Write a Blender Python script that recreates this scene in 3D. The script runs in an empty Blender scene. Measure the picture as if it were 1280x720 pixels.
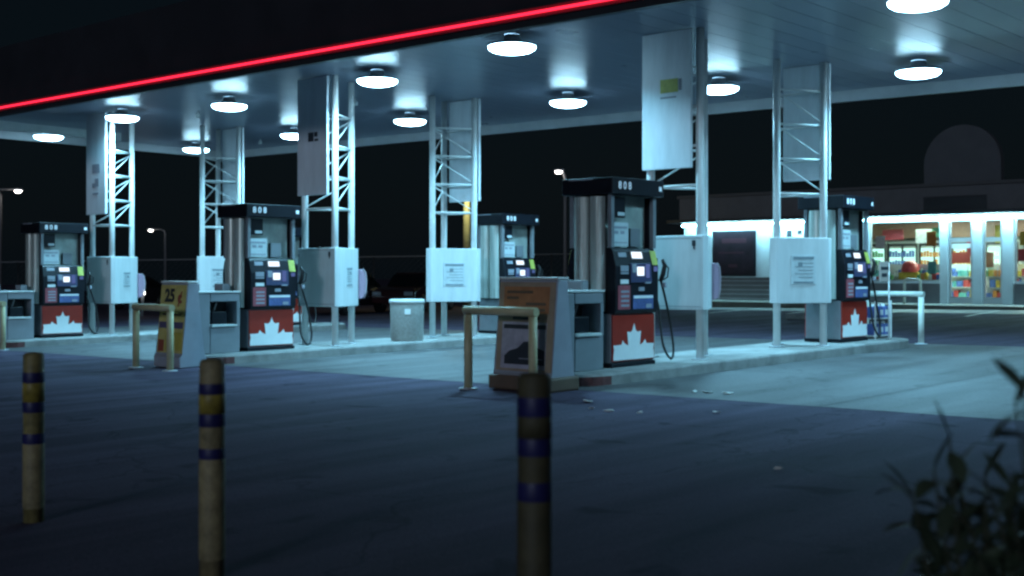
import bpy, bmesh, math, random
from mathutils import Vector, Matrix
random.seed(7)
R = math.radians
scene = bpy.context.scene
COL = scene.collection

# ------------------------------------------------------------------ frame of the station
# x right of the camera, y away from it, z up.  U runs along the pump islands, V across them.
DX, DY = 0.6727, 0.7399            # unit vector along the islands
EX, EY = -0.7399, 0.6727           # unit vector across the islands (towards the far lanes)
AX, AY = 1.60, 16.0                # front face of the nearest pump
SLOPE = 0.0143                     # the forecourt climbs gently to the right
CSLOPE = -0.012                    # the canopy drains to the right
ROT = math.atan2(DY, DX)
KERB = 0.15

def uv(u, v):
    return AX + u*DX + v*EX, AY + u*DY + v*EY
def gz(x):
    return SLOPE*x
def soffit_z(x):
    return 4.82 + CSLOPE*x

# ------------------------------------------------------------------ materials
MATS = {}
def mat(name, color, rough=0.5, metal=0.0, var=0.0, scale=6.0, bump=0.0, bscale=40.0, emit=None, estr=0.0, coat=0.0, spec=0.5, stretch=(1,1,1)):
    if name in MATS: return MATS[name]
    m = bpy.data.materials.new(name); m.use_nodes = True
    nt = m.node_tree; b = nt.nodes['Principled BSDF']
    b.inputs['Base Color'].default_value = (*color, 1)
    b.inputs['Roughness'].default_value = rough
    b.inputs['Metallic'].default_value = metal
    b.inputs['Coat Weight'].default_value = coat
    b.inputs['Specular IOR Level'].default_value = spec
    tc = nt.nodes.new('ShaderNodeTexCoord')
    mp = nt.nodes.new('ShaderNodeMapping'); mp.inputs['Scale'].default_value = stretch
    nt.links.new(tc.outputs['Object'], mp.inputs['Vector'])
    if var > 0:
        n = nt.nodes.new('ShaderNodeTexNoise'); n.inputs['Scale'].default_value = scale
        n.inputs['Detail'].default_value = 6; n.inputs['Roughness'].default_value = 0.65
        nt.links.new(mp.outputs['Vector'], n.inputs['Vector'])
        cr = nt.nodes.new('ShaderNodeValToRGB')
        cr.color_ramp.elements[0].position = 0.3; cr.color_ramp.elements[1].position = 0.72
        lo = tuple(c*(1-var) for c in color); hi = tuple(min(1, c*(1+var*0.6)) for c in color)
        cr.color_ramp.elements[0].color = (*lo, 1); cr.color_ramp.elements[1].color = (*hi, 1)
        nt.links.new(n.outputs['Fac'], cr.inputs['Fac'])
        nt.links.new(cr.outputs['Color'], b.inputs['Base Color'])
        mr = nt.nodes.new('ShaderNodeMapRange')
        mr.inputs['To Min'].default_value = max(0.02, rough-0.12); mr.inputs['To Max'].default_value = min(1, rough+0.12)
        nt.links.new(n.outputs['Fac'], mr.inputs['Value']); nt.links.new(mr.outputs['Result'], b.inputs['Roughness'])
    if bump > 0:
        n2 = nt.nodes.new('ShaderNodeTexNoise'); n2.inputs['Scale'].default_value = bscale; n2.inputs['Detail'].default_value = 4
        nt.links.new(mp.outputs['Vector'], n2.inputs['Vector'])
        bp = nt.nodes.new('ShaderNodeBump'); bp.inputs['Strength'].default_value = bump; bp.inputs['Distance'].default_value = 0.02
        nt.links.new(n2.outputs['Fac'], bp.inputs['Height']); nt.links.new(bp.outputs['Normal'], b.inputs['Normal'])
    if emit:
        b.inputs['Emission Color'].default_value = (*emit, 1); b.inputs['Emission Strength'].default_value = estr
    MATS[name] = m
    return m

def ground_mat(name, base, dark, rough, big, fine, stains, spec=0.5):
    """asphalt / concrete: large patches, fine aggregate, oil stains and tyre streaks along the lanes"""
    m = bpy.data.materials.new(name); m.use_nodes = True
    nt = m.node_tree; b = nt.nodes['Principled BSDF']; L = nt.links.new
    b.inputs['Specular IOR Level'].default_value = spec
    tc = nt.nodes.new('ShaderNodeTexCoord')
    rot = nt.nodes.new('ShaderNodeMapping'); rot.inputs['Rotation'].default_value = (0, 0, -ROT)
    L(tc.outputs['Object'], rot.inputs['Vector'])
    n1 = nt.nodes.new('ShaderNodeTexNoise'); n1.inputs['Scale'].default_value = big; n1.inputs['Detail'].default_value = 8; n1.inputs['Roughness'].default_value = .6
    L(rot.outputs['Vector'], n1.inputs['Vector'])
    st = nt.nodes.new('ShaderNodeMapping'); st.inputs['Scale'].default_value = (.22, 2.2, 1)
    L(rot.outputs['Vector'], st.inputs['Vector'])
    n3 = nt.nodes.new('ShaderNodeTexNoise'); n3.inputs['Scale'].default_value = .8; n3.inputs['Detail'].default_value = 5
    L(st.outputs['Vector'], n3.inputs['Vector'])
    n2 = nt.nodes.new('ShaderNodeTexNoise'); n2.inputs['Scale'].default_value = fine; n2.inputs['Detail'].default_value = 3
    L(rot.outputs['Vector'], n2.inputs['Vector'])
    r1 = nt.nodes.new('ShaderNodeValToRGB')
    r1.color_ramp.elements[0].position = .3; r1.color_ramp.elements[1].position = .7
    r1.color_ramp.elements[0].color = (*dark, 1); r1.color_ramp.elements[1].color = (*base, 1)
    L(n1.outputs['Fac'], r1.inputs['Fac'])
    r3 = nt.nodes.new('ShaderNodeValToRGB')
    r3.color_ramp.elements[0].position = .38; r3.color_ramp.elements[1].position = .6
    r3.color_ramp.elements[0].color = (1-stains,)*3 + (1,); r3.color_ramp.elements[1].color = (1, 1, 1, 1)
    L(n3.outputs['Fac'], r3.inputs['Fac'])
    mx = nt.nodes.new('ShaderNodeMix'); mx.data_type = 'RGBA'; mx.blend_type = 'MULTIPLY'; mx.inputs['Factor'].default_value = 1
    L(r1.outputs['Color'], mx.inputs['A']); L(r3.outputs['Color'], mx.inputs['B'])
    mx2 = nt.nodes.new('ShaderNodeMix'); mx2.data_type = 'RGBA'; mx2.blend_type = 'OVERLAY'; mx2.inputs['Factor'].default_value = .45
    L(mx.outputs['Result'], mx2.inputs['A']); L(n2.outputs['Fac'], mx2.inputs['B'])
    mr = nt.nodes.new('ShaderNodeMapRange'); mr.inputs['To Min'].default_value = rough-.15; mr.inputs['To Max'].default_value = rough+.15
    L(n1.outputs['Fac'], mr.inputs['Value']); L(mr.outputs['Result'], b.inputs['Roughness'])
    # oil drips and repaired patches
    n4 = nt.nodes.new('ShaderNodeTexNoise'); n4.inputs['Scale'].default_value = 1.7; n4.inputs['Detail'].default_value = 3; n4.inputs['Distortion'].default_value = .6
    L(rot.outputs['Vector'], n4.inputs['Vector'])
    r4 = nt.nodes.new('ShaderNodeValToRGB')
    r4.color_ramp.elements[0].position = .62; r4.color_ramp.elements[1].position = .70
    r4.color_ramp.elements[0].color = (1, 1, 1, 1); r4.color_ramp.elements[1].color = (1-stains*1.2, 1-stains*1.2, 1-stains*1.15, 1)
    L(n4.outputs['Fac'], r4.inputs['Fac'])
    vo = nt.nodes.new('ShaderNodeTexVoronoi'); vo.feature = 'DISTANCE_TO_EDGE'; vo.inputs['Scale'].default_value = .33
    wob = nt.nodes.new('ShaderNodeMix'); wob.data_type = 'RGBA'; wob.blend_type = 'LINEAR_LIGHT'; wob.inputs['Factor'].default_value = .5
    nw = nt.nodes.new('ShaderNodeTexNoise'); nw.inputs['Scale'].default_value = 1.3; nw.inputs['Detail'].default_value = 5
    L(rot.outputs['Vector'], nw.inputs['Vector']); L(rot.outputs['Vector'], wob.inputs['A']); L(nw.outputs['Color'], wob.inputs['B']); L(wob.outputs['Result'], vo.inputs['Vector'])
    r5 = nt.nodes.new('ShaderNodeValToRGB')
    r5.color_ramp.elements[0].position = .002; r5.color_ramp.elements[1].position = .007
    r5.color_ramp.elements[0].color = (.66, .66, .66, 1); r5.color_ramp.elements[1].color = (1, 1, 1, 1)
    L(vo.outputs['Distance'], r5.inputs['Fac'])
    m4 = nt.nodes.new('ShaderNodeMix'); m4.data_type = 'RGBA'; m4.blend_type = 'MULTIPLY'; m4.inputs['Factor'].default_value = 1
    m5 = nt.nodes.new('ShaderNodeMix'); m5.data_type = 'RGBA'; m5.blend_type = 'MULTIPLY'; m5.inputs['Factor'].default_value = 1
    L(mx2.outputs['Result'], m4.inputs['A']); L(r4.outputs['Color'], m4.inputs['B'])
    L(m4.outputs['Result'], m5.inputs['A']); L(r5.outputs['Color'], m5.inputs['B']); L(m5.outputs['Result'], b.inputs['Base Color'])
    bp = nt.nodes.new('ShaderNodeBump'); bp.inputs['Strength'].default_value = .5; bp.inputs['Distance'].default_value = .01
    L(n2.outputs['Fac'], bp.inputs['Height']); L(bp.outputs['Normal'], b.inputs['Normal'])
    return m

def glow(name, color, strength):
    m = bpy.data.materials.new(name); m.use_nodes = True
    nt = m.node_tree; nt.nodes.remove(nt.nodes['Principled BSDF'])
    e = nt.nodes.new('ShaderNodeEmission'); e.inputs['Color'].default_value = (*color, 1); e.inputs['Strength'].default_value = strength
    nt.links.new(e.outputs[0], nt.nodes['Material Output'].inputs['Surface'])
    return m

def pane_mat(name, tint=(1, 1, 1), gloss=0.08):
    m = bpy.data.materials.new(name); m.use_nodes = True
    nt = m.node_tree; nt.nodes.remove(nt.nodes['Principled BSDF'])
    t = nt.nodes.new('ShaderNodeBsdfTransparent'); t.inputs['Color'].default_value = (*tint, 1)
    g = nt.nodes.new('ShaderNodeBsdfGlossy'); g.inputs['Roughness'].default_value = .02
    f = nt.nodes.new('ShaderNodeFresnel'); f.inputs['IOR'].default_value = 1.45
    mx = nt.nodes.new('ShaderNodeMixShader')
    nt.links.new(f.outputs[0], mx.inputs[0]); nt.links.new(t.outputs[0], mx.inputs[1]); nt.links.new(g.outputs[0], mx.inputs[2])
    nt.links.new(mx.outputs[0], nt.nodes['Material Output'].inputs['Surface'])
    return m

LAMP = (0.26, 0.72, 1.0)
M_asphalt = ground_mat('asphalt', (.125, .102, .152), (.090, .074, .112), .85, .35, 55, .35, .06)
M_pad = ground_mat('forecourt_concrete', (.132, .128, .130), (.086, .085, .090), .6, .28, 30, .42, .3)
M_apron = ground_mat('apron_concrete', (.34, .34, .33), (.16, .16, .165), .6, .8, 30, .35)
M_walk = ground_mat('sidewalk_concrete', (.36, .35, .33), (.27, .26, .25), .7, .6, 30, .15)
M_kerb = mat('kerb_concrete', (.28, .275, .265), .7, var=.45, scale=2.2, bump=.2, bscale=30)
M_kerbface = mat('red_kerb_paint', (.16, .06, .06), .6, var=.6, scale=5)
M_white = mat('white_painted_steel', (.74, .75, .74), .38, var=.12, scale=3, bump=.03, bscale=15)
M_panel = mat('white_sign_panel', (.78, .82, .86), .45, var=.14, scale=1.6, stretch=(3, 3, .6))
M_cab = mat('cabinet_enamel', (.62, .65, .66), .42, var=.14, scale=2.0, bump=.03, bscale=8, stretch=(3, 3, .5))
M_soffit = mat('soffit_pan_enamel', (.22, .245, .31), .32, var=.10, scale=.7, bump=.05, bscale=1.1, spec=.7, stretch=(1, 1, 1))
M_fascia = mat('fascia_dark', (.028, .028, .034), .4, var=.2, scale=1)
M_fascialip = mat('fascia_lip', (.45, .46, .48), .4, var=.15, scale=1.5)
M_neon = glow('red_neon', (1.0, .022, .060), 2.3)
M_lens = glow('lamp_lens', (.42, .78, 1.0), 38.0)
M_housing = mat('lamp_housing', (.48, .50, .53), .4, var=.15)
M_steel = mat('brushed_stainless', (.62, .67, .62), .30, metal=.45, var=.2, scale=3.0, bump=.10, bscale=5, stretch=(9, 9, .35))
M_bay = mat('bay_grey', (.42, .45, .42), .4, metal=.2, var=.35, scale=2.5)
M_greyd = mat('pump_grey_enamel', (.20, .21, .23), .42, var=.12)
M_black = mat('pump_black_plastic', (.008, .009, .014), .42, var=.3, scale=8, spec=.25)
M_rubber = mat('black_rubber', (.012, .012, .013), .5)
M_red = mat('pump_red_panel', (.33, .026, .014), .35, var=.18, scale=4)
M_leaf = mat('pump_white_vinyl', (.80, .82, .82), .4, var=.06)
M_ink = mat('dark_ink', (.03, .035, .045), .5)
M_lettering = mat('header_lettering', (.8, .85, .9), .5, emit=(.75, .85, 1), estr=.12)
M_screen = glow('pump_screen', (.72, .86, 1.0), 1.6)
M_bluescr = glow('pump_keypad_glow', (.16, .24, .62), .5)
M_greylab = mat('grey_label', (.30, .31, .36), .5)
M_redlab = mat('faded_red_label', (.34, .07, .09), .5, var=.3, scale=12)
M_yellowgreen = mat('yellow_green_sticker', (.50, .52, .10), .5, var=.25, scale=9)
M_notice = mat('notice_paper', (.55, .60, .62), .6, var=.15, scale=10)
M_unit = mat('grey_moulded_plastic', (.24, .245, .27), .5, var=.14, scale=3, bump=.06, bscale=50)
M_print = mat('faded_print', (.20, .24, .27), .6)
M_dark = mat('dark_cavity', (.03, .03, .033), .7)
M_guard = mat('cream_yellow_pipe_paint', (.56, .51, .30), .45, var=.22, scale=6)
M_guardw = mat('pale_pipe_paint', (.62, .66, .60), .42, var=.18, scale=6)
M_bol = mat('bollard_yellow', (.30, .25, .10), .55, var=.6, scale=13)
M_bold = mat('bollard_shaded_olive', (.085, .075, .04), .65, var=.45, scale=8)  # bollard yellow darkened: the nearest bollard's shade is put into its colour
M_bolw = mat('bollard_faded_cream', (.34, .28, .15), .6, var=.55, scale=13)
M_bolb = mat('bollard_blue_band', (.022, .022, .12), .5, var=.3, scale=12)
M_boardo = mat('board_frame_tan', (.36, .27, .20), .55, var=.2, scale=5)
M_orange = mat('poster_orange', (.42, .18, .085), .55, var=.25, scale=7)
M_board_grey = mat('board_plastic_grey', (.34, .36, .42), .5, var=.12, scale=4)
M_boardy = mat('poster_yellow', (.58, .48, .17), .55, var=.25, scale=6)
M_pale = mat('poster_pale_violet', (.44, .42, .50), .55, var=.3, scale=5)
M_trayb = mat('board_tray_brown', (.14, .095, .065), .6, var=.2)
M_mauve = mat('mauve_plastic', (.42, .27, .36), .4, var=.15)
M_bin = mat('bin_aggregate', (.36, .35, .33), .75, var=.25, scale=22, bump=.4, bscale=70)
M_binrim = mat('bin_rim', (.62, .63, .62), .35)
M_stem = mat('plant_stem', (.05, .055, .03), .7)
M_leafg = mat('plant_leaf', (.060, .085, .050), .5, var=.5, scale=7)
M_wallw = mat('store_pale_wall', (.52, .59, .64), .6, var=.12, scale=1.6)
M_stucco = mat('store_dark_stucco', (.11, .11, .12), .85, var=.2, scale=1.4, bump=.3, bscale=30)
M_bulk = mat('store_bulkhead', (.16, .165, .185), .6, var=.2, scale=2)
M_roof = mat('store_roof', (.08, .08, .085), .8)
M_alum = mat('aluminium_frame', (.55, .58, .62), .35, metal=.6)
M_glass = pane_mat('store_glass')
M_tube = glow('fluorescent_tube', (.36, .84, 1.0), 85.0)
M_ceilp = glow('shop_ceiling_panel', (1.0, .93, .80), 4.0)
M_floor = mat('shop_floor_tile', (.42, .40, .37), .3, var=.1)
M_shopwall = mat('shop_wall', (.48, .52, .46), .7, var=.1)
M_brown = mat('shop_brown_fascia', (.22, .12, .08), .6, var=.25)
M_shelf = mat('shop_shelf', (.5, .52, .5), .5)
M_cool = glow('cooler_lit_back', (.50, 1.0, .86), 1.5)
M_darkred = mat('dark_red_poster', (.014, .006, .012), .6, var=.6, scale=3, spec=.2)
M_paint = mat('white_road_paint', (.62, .62, .60), .6, var=.3, scale=7)
M_car = mat('dark_car_paint', (.020, .022, .030), .18, coat=.6)
M_car2 = mat('maroon_car_paint', (.05, .014, .016), .2, coat=.6)
M_carglass = mat('car_glass', (.01, .012, .014), .05, spec=.8)
M_rim = mat('car_rim', (.4, .4, .42), .3, metal=1)
M_taill = mat('car_lamp', (.35, .36, .4), .15)
M_pole = mat('wooden_pole', (.24, .23, .14), .8, var=.3, scale=5)
M_poleg = mat('galvanised_pole', (.22, .22, .23), .5)
M_street = glow('street_lamp_glow', (1, .95, .9), 14.0)
M_streetw = glow('warm_lamp_glow', (1, .72, .30), 8.0)
M_fence = mat('fence_wire', (.03, .03, .033), .5, metal=.3)
M_jug = mat('blue_jug', (.08, .13, .36), .3, var=.2)
M_cap = mat('white_cap', (.7, .72, .74), .4)
M_pinkcard = mat('pinkish_card', (.45, .36, .32), .6, var=.2, scale=20)
M_scrap = mat('paper_scrap', (.72, .72, .70), .8)
M_goods = [mat('goods_%s' % n, c, .45, var=.35, scale=14) for n, c in dict(red=(.5, .05, .05), yellow=(.6, .45, .06), green=(.10, .35, .14), blue=(.08, .16, .45), white=(.65, .65, .6), orange=(.6, .24, .05), teal=(.12, .42, .40)).items()]

# ------------------------------------------------------------------ mesh helpers
class MB:
    def __init__(self): self.bm = bmesh.new()
    def box(self, x0, x1, y0, y1, z0, z1, bevel=0.0, seg=2):
        r = bmesh.ops.create_cube(self.bm, size=1)
        vs = r['verts']
        for v in vs:
            v.co = Vector((x0 + (v.co.x+.5)*(x1-x0), y0 + (v.co.y+.5)*(y1-y0), z0 + (v.co.z+.5)*(z1-z0)))
        if bevel > 0:
            es = list({e for v in vs for e in v.link_edges})
            bmesh.ops.bevel(self.bm, geom=es, offset=bevel, segments=seg, affect='EDGES', profile=.5)
        return self
    def tube(self, pts, r, n=12, cap=True):
        pts = [Vector(p) for p in pts]; rings = []
        rr = r if isinstance(r, (list, tuple)) else [r]*len(pts)
        up = Vector((0, 0, 1)); prev = None
        for i, p in enumerate(pts):
            t = (pts[min(i+1, len(pts)-1)] - pts[max(i-1, 0)]).normalized()
            if prev is None:
                a = t.cross(up) if abs(t.z) < .95 else t.cross(Vector((1, 0, 0)))
            else:
                a = prev - t*prev.dot(t)
            a.normalize(); b = t.cross(a); prev = a
            rings.append([self.bm.verts.new(p + (a*math.cos(2*math.pi*k/n) + b*math.sin(2*math.pi*k/n))*rr[i]) for k in range(n)])
        for i in range(len(rings)-1):
            for k in range(n):
                f = self.bm.faces.new((rings[i][k], rings[i][(k+1) % n], rings[i+1][(k+1) % n], rings[i+1][k])); f.smooth = True
        if cap:
            self.bm.faces.new(rings[0][::-1]); self.bm.faces.new(rings[-1])
        return self
    def lathe(self, prof, cx=0, cy=0, n=24):
        """prof: list of (radius, z)"""
        rings = []
        for r, z in prof:
            if r < 1e-5: rings.append([self.bm.verts.new((cx, cy, z))])
            else: rings.append([self.bm.verts.new((cx + r*math.cos(2*math.pi*k/n), cy + r*math.sin(2*math.pi*k/n), z)) for k in range(n)])
        for a, b in zip(rings, rings[1:]):
            for k in range(n):
                if len(a) == 1 and len(b) > 1: f = self.bm.faces.new((a[0], b[(k+1) % n], b[k]))
                elif len(b) == 1 and len(a) > 1: f = self.bm.faces.new((a[k], a[(k+1) % n], b[0]))
                elif len(a) > 1: f = self.bm.faces.new((a[k], a[(k+1) % n], b[(k+1) % n], b[k]))
                else: continue
                f.smooth = True
        return self
    def prism(self, poly, axis, a0, a1, bevel=0.0):
        """poly in the two other axes; extruded along axis ('x','y','z')"""
        def P(p, a):
            if axis == 'x': return (a, p[0], p[1])
            if axis == 'y': return (p[0], a, p[1])
            return (p[0], p[1], a)
        A = [self.bm.verts.new(P(p, a0)) for p in poly]; B = [self.bm.verts.new(P(p, a1)) for p in poly]
        fs = [self.bm.faces.new(A), self.bm.faces.new(B[::-1])]
        n = len(poly)
        for i in range(n): fs.append(self.bm.faces.new((A[i], B[i], B[(i+1) % n], A[(i+1) % n])))
        if bevel > 0:
            es = list({e for f in fs for e in f.edges})
            bmesh.ops.bevel(self.bm, geom=es, offset=bevel, segments=2, affect='EDGES', profile=.5)
        return self
    def quad(self, *pts):
        self.bm.faces.new([self.bm.verts.new(p) for p in pts]); return self
    def xform(self, M):
        bmesh.ops.transform(self.bm, matrix=M, verts=self.bm.verts); return self
    def build(self, name, material, parent=None, smooth=None):
        bmesh.ops.recalc_face_normals(self.bm, faces=self.bm.faces)
        me = bpy.data.meshes.new(name); self.bm.to_mesh(me); self.bm.free()
        me.materials.append(material)
        o = bpy.data.objects.new(name, me); COL.objects.link(o)
        if parent is not None: o.parent = parent
        return o

def thing(name, label, cat, loc=(0, 0, 0), rz=0.0, group=None):
    o = bpy.data.objects.new(name, None); COL.objects.link(o)
    o.empty_display_size = .2
    o.location = loc; o.rotation_euler = (0, 0, rz)
    o['label'] = label; o['category'] = cat
    if group: o['group'] = group
    return o
def tag(o, label, cat, group=None):
    o['label'] = label; o['category'] = cat
    if group: o['group'] = group
    return o
def struct(o):
    o['kind'] = 'structure'; return o
def dup(root, loc, rz, label, group=None):
    def cp(o, par):
        c = o.copy(); COL.objects.link(c); c.parent = par
        for ch in list(o.children): cp(ch, c)
        return c
    r = cp(root, None)
    r.location = loc; r.rotation_euler = (0, 0, rz); r['label'] = label
    if group: r['group'] = group
    return r

def text(name, s, size, material, parent, M, bold=0.0, depth=.002):
    cu = bpy.data.curves.new(name, 'FONT'); cu.body = s; cu.size = size; cu.extrude = depth; cu.offset = bold
    cu.align_x = 'CENTER'; cu.align_y = 'CENTER'; cu.resolution_u = 3
    t = bpy.data.objects.new(name, cu); COL.objects.link(t)
    me = bpy.data.meshes.new_from_object(t)
    bpy.data.objects.remove(t); bpy.data.curves.remove(cu)
    me.transform(M); me.name = name
    me.materials.clear(); me.materials.append(material)
    o = bpy.data.objects.new(name, me); COL.objects.link(o); o.parent = parent
    return o
def face_y(x, y, z):      # lettering upright, read from -y
    return Matrix.Translation((x, y, z)) @ Matrix.Rotation(R(90), 4, 'X')
def face_x(x, y, z):      # lettering upright, read from -x
    return Matrix.Translation((x, y, z)) @ Matrix.Rotation(R(-90), 4, 'Z') @ Matrix.Rotation(R(90), 4, 'X')

# ------------------------------------------------------------------ ground sheets
def sheet(name, poly, material, lift):
    bm = bmesh.new()
    vs = [bm.verts.new((x, y, gz(x) + lift)) for x, y in poly]
    bm.faces.new(vs)
    bmesh.ops.recalc_face_normals(bm, faces=bm.faces)
    me = bpy.data.meshes.new(name); bm.to_mesh(me); bm.free(); me.materials.append(material)
    for p in me.polygons:
        if p.normal.z < 0: p.flip()
    o = bpy.data.objects.new(name, me); COL.objects.link(o)
    return struct(o)
sheet('ground', [(-150, -30), (150, -30), (150, 400), (-150, 400)], M_asphalt, 0)
PAD = (-1.75, 8.4, -11.0, 22.5)
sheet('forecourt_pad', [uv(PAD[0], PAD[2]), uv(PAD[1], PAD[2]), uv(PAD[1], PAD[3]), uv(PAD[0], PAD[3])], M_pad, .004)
M_joint = mat('expansion_joint', (.07, .07, .07), .8)
jm = MB()
def strip_uv(mb, u0, v0, u1, v1, w, lift):
    dx, dy = u1-u0, v1-v0; l = math.hypot(dx, dy); nx, ny = -dy/l*w/2, dx/l*w/2
    pts = [uv(u0+nx, v0+ny), uv(u1+nx, v1+ny), uv(u1-nx, v1-ny), uv(u0-nx, v0-ny)]
    mb.quad(*[(x, y, gz(x)+lift) for x, y in pts])
for v in (-7.2, -3.6, 3.9, 11.5, 18.9): strip_uv(jm, PAD[0], v, PAD[1], v, .025, .008)
for u in (1.6, 5.0): strip_uv(jm, u, PAD[2], u, PAD[3], .025, .0085)
struct(jm.build('forecourt_joints', M_joint))

# worn paint and litter in front of the pad
def scrap(x, y, s, label):
    mb = MB(); n = random.randint(5, 7); pts = []
    for k in range(n):
        a = 2*math.pi*k/n; r = s*random.uniform(.45, 1.15)
        pts.append((r*1.5*math.cos(a), r*math.sin(a)))
    mb.prism(pts, 'z', 0, .004)
    for vv in mb.bm.verts: vv.co.z += random.uniform(0, .02)
    o = mb.build('paper_scrap', M_scrap); o.location = (x, y, gz(x)+.005); o.rotation_euler = (R(random.uniform(0, 8)), R(random.uniform(-8, 8)), random.uniform(0, 6))
    tag(o, label, 'litter', 'white scraps littering the asphalt')
def pix_ground(px, py):
    """a spot on the sloping ground"""
    k = (px-640)/1531
    y = 1531*1.39/(py - 341 + SLOPE*(px-640)); return k*y, y
for px, py, s in ((868, 491, .035), (886, 492, .05), (910, 493, .05), (736, 503, .05), (763, 515, .04), (800, 517, .03), (895, 517, .035), (740, 512, .03), (972, 588, .02)):
    x, y = pix_ground(px, py)
    scrap(x, y, s*1.15, 'small white scrap of litter lying on the dark asphalt in front of the near island')

# ------------------------------------------------------------------ canopy
can = thing('canopy', 'flat pale canopy over the fuel pumps with a red light line on its dark fascia', 'canopy')
CU0, CU1, CV0, CV1 = -1.6, 7.9, -8.5, 20.6
def cbox(mb, u0, u1, v0, v1, dz0, dz1):
    """box under/over the soffit plane following its slope; dz relative to the soffit"""
    vs = []
    for dz in (dz0, dz1):
        for u, v in ((u0, v0), (u1, v0), (u1, v1), (u0, v1)):
            x, y = uv(u, v); vs.append(mb.bm.verts.new((x, y, soffit_z(x)+dz)))
    for f in ((0, 1, 2, 3), (4, 5, 6, 7), (0, 1, 5, 4), (1, 2, 6, 5), (2, 3, 7, 6), (3, 0, 4, 7)):
        mb.bm.faces.new([vs[i] for i in f])
    return mb
mb = MB()
w = .405; v = CV0
while v < CV1 - .01:
    v2 = min(v+w, CV1)
    cbox(mb, CU0, CU1, v+.004, v2-.004, 0, .04); v = v2
mb.build('soffit', M_soffit, can)
mb = MB(); cbox(mb, CU0, CU1, CV0, CV1, .05, .10); mb.build('deck', M_fascia, can)
for (a, b, c, d) in ((CU0-.10, CU0-.003, CV0-.1, CV1+.1), (CU1+.003, CU1+.10, CV0-.1, CV1+.1), (CU0, CU1, CV0-.1, CV0-.003), (CU0, CU1, CV1+.003, CV1+.1)):
    mb = MB(); cbox(mb, a, b, c, d, -.42 if a < -1.65 else -.20, .95); f = mb.build('fascia', M_fascia, can)
    # pale inner lip of each fascia, facing the soffit
    mb = MB()
    if abs(b-a) < .2:
        s = 1 if a < 0 else -1
        x0 = b if s > 0 else a
        cbox(mb, min(x0, x0+s*.02), max(x0, x0+s*.02), c+.1, d-.1, -.205, -.002)
    else:
        s = 1 if c < 0 else -1
        y0 = d if s > 0 else c
        cbox(mb, a, b, min(y0, y0+s*.02), max(y0, y0+s*.02), -.205, -.002)
    mb.build('lip', M_fascialip, f)
# red light line along the near fascia
pts = []
for k in range(41):
    x, y = uv(CU0-.145, CV0 + (CV1-CV0)*k/40); pts.append((x, y, soffit_z(x)-.27))
MB().tube(pts, .018, 8).build('red_strip_light', M_neon, can)
pts = [(p[0]+DX*.03, p[1]+DY*.03, p[2]) for p in pts]
mb = MB(); cbox(mb, CU0-.135, CU0-.102, CV0, CV1, -.33, -.21); mb.build('light_backing', mat('strip_backing', (.35, .03, .05), .35), can)
mb = MB(); cbox(mb, .2, 3.4, 18.65, 18.8, -.2, -.002); mb.build('soffit_beam', M_white, can)
# a few service covers and small sensor drops
for u, v in ((3.0, 9.1), (2.2, 13.4), (6.4, 16.9)):
    x, y = uv(u, v); z = soffit_z(x)
    MB().lathe([(0, z-.14), (.05, z-.14), (.05, z-.06), (.018, z-.05), (.018, z-.001)], x, y, 12).build('sensor', M_white, can)

def canopy_light(loc, label):
    t = thing('canopy_light', label, 'ceiling light', loc, 0, 'round lamps under the canopy')
    return t
lens_prof = [(.345, -.005), (.335, -.035), (.29, -.065), (.20, -.088), (.10, -.098), (0, -.10)]
lens_me = house_me = None
def area(name, loc, power, size, color, rot=(0, 0, 0), sy=None, spread=180):
    l = bpy.data.lights.new(name, 'AREA'); l.energy = power; l.color = color
    if sy: l.shape = 'RECTANGLE'; l.size = size; l.size_y = sy
    else: l.shape = 'DISK'; l.size = size
    l.spread = R(spread)
    o = bpy.data.objects.new(name, l); COL.objects.link(o); o.location = loc; o.rotation_euler = rot
    return o
lamps = [
    (1.9, 19.5, 'small lit round lamp at the far left end of the canopy'),
    (1.0, 14.45, 'lit round lamp just above the leftmost lattice column'),
    (1.33, 10.97, 'lit round lamp over the lane between the leftmost and the second island'),
    (1.02, 6.2, 'largest bright lamp at the top of the view, over the middle lattice columns'),
    (5.96, 19.2, 'small far lamp touching the top of the second lattice column from the left'),
    (5.45, 14.2, 'small far lamp just left of the panel on the middle near column'),
    (5.20, 9.87, 'lit round lamp just left of the far middle lattice column'),
    (5.03, 5.3, 'lit round lamp over the lane left of the tall plain column panel'),
    (5.28, 2.1, 'lit round lamp just right of the thick bright post by the nearest pump'),
    (5.75, -1.3, 'lamp at the canopy edge to the right of the rightmost lattice column'),
    (.15, 2.3, 'lit round lamp over the nearest pump, high above its header'),
    (1.0, -3.4, 'lit round lamp over the open lane at the right end of the canopy'),
    (5.75, -6.2, 'outermost lamp at the right end of the canopy, past the store windows'),
]
proto = None
for (u, v, lab) in lamps:
    x, y = uv(u, v); z = soffit_z(x)-.17
    if proto is None:
        proto = canopy_light((x, y, z), lab)
        MB().lathe([(.345, -.004), (.355, .0), (.352, .03), (.24, .055), (.13, .07), (.11, .168)], n=32).build('housing', M_housing, proto)
        MB().lathe(lens_prof, n=32).build('lens', M_lens, proto)
    else:
        dup(proto, (x, y, z), 0, lab, 'round lamps under the canopy')
    area('canopy_lamp_light', (x, y, z-.115), 205, .5, LAMP, spread=150)

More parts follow.
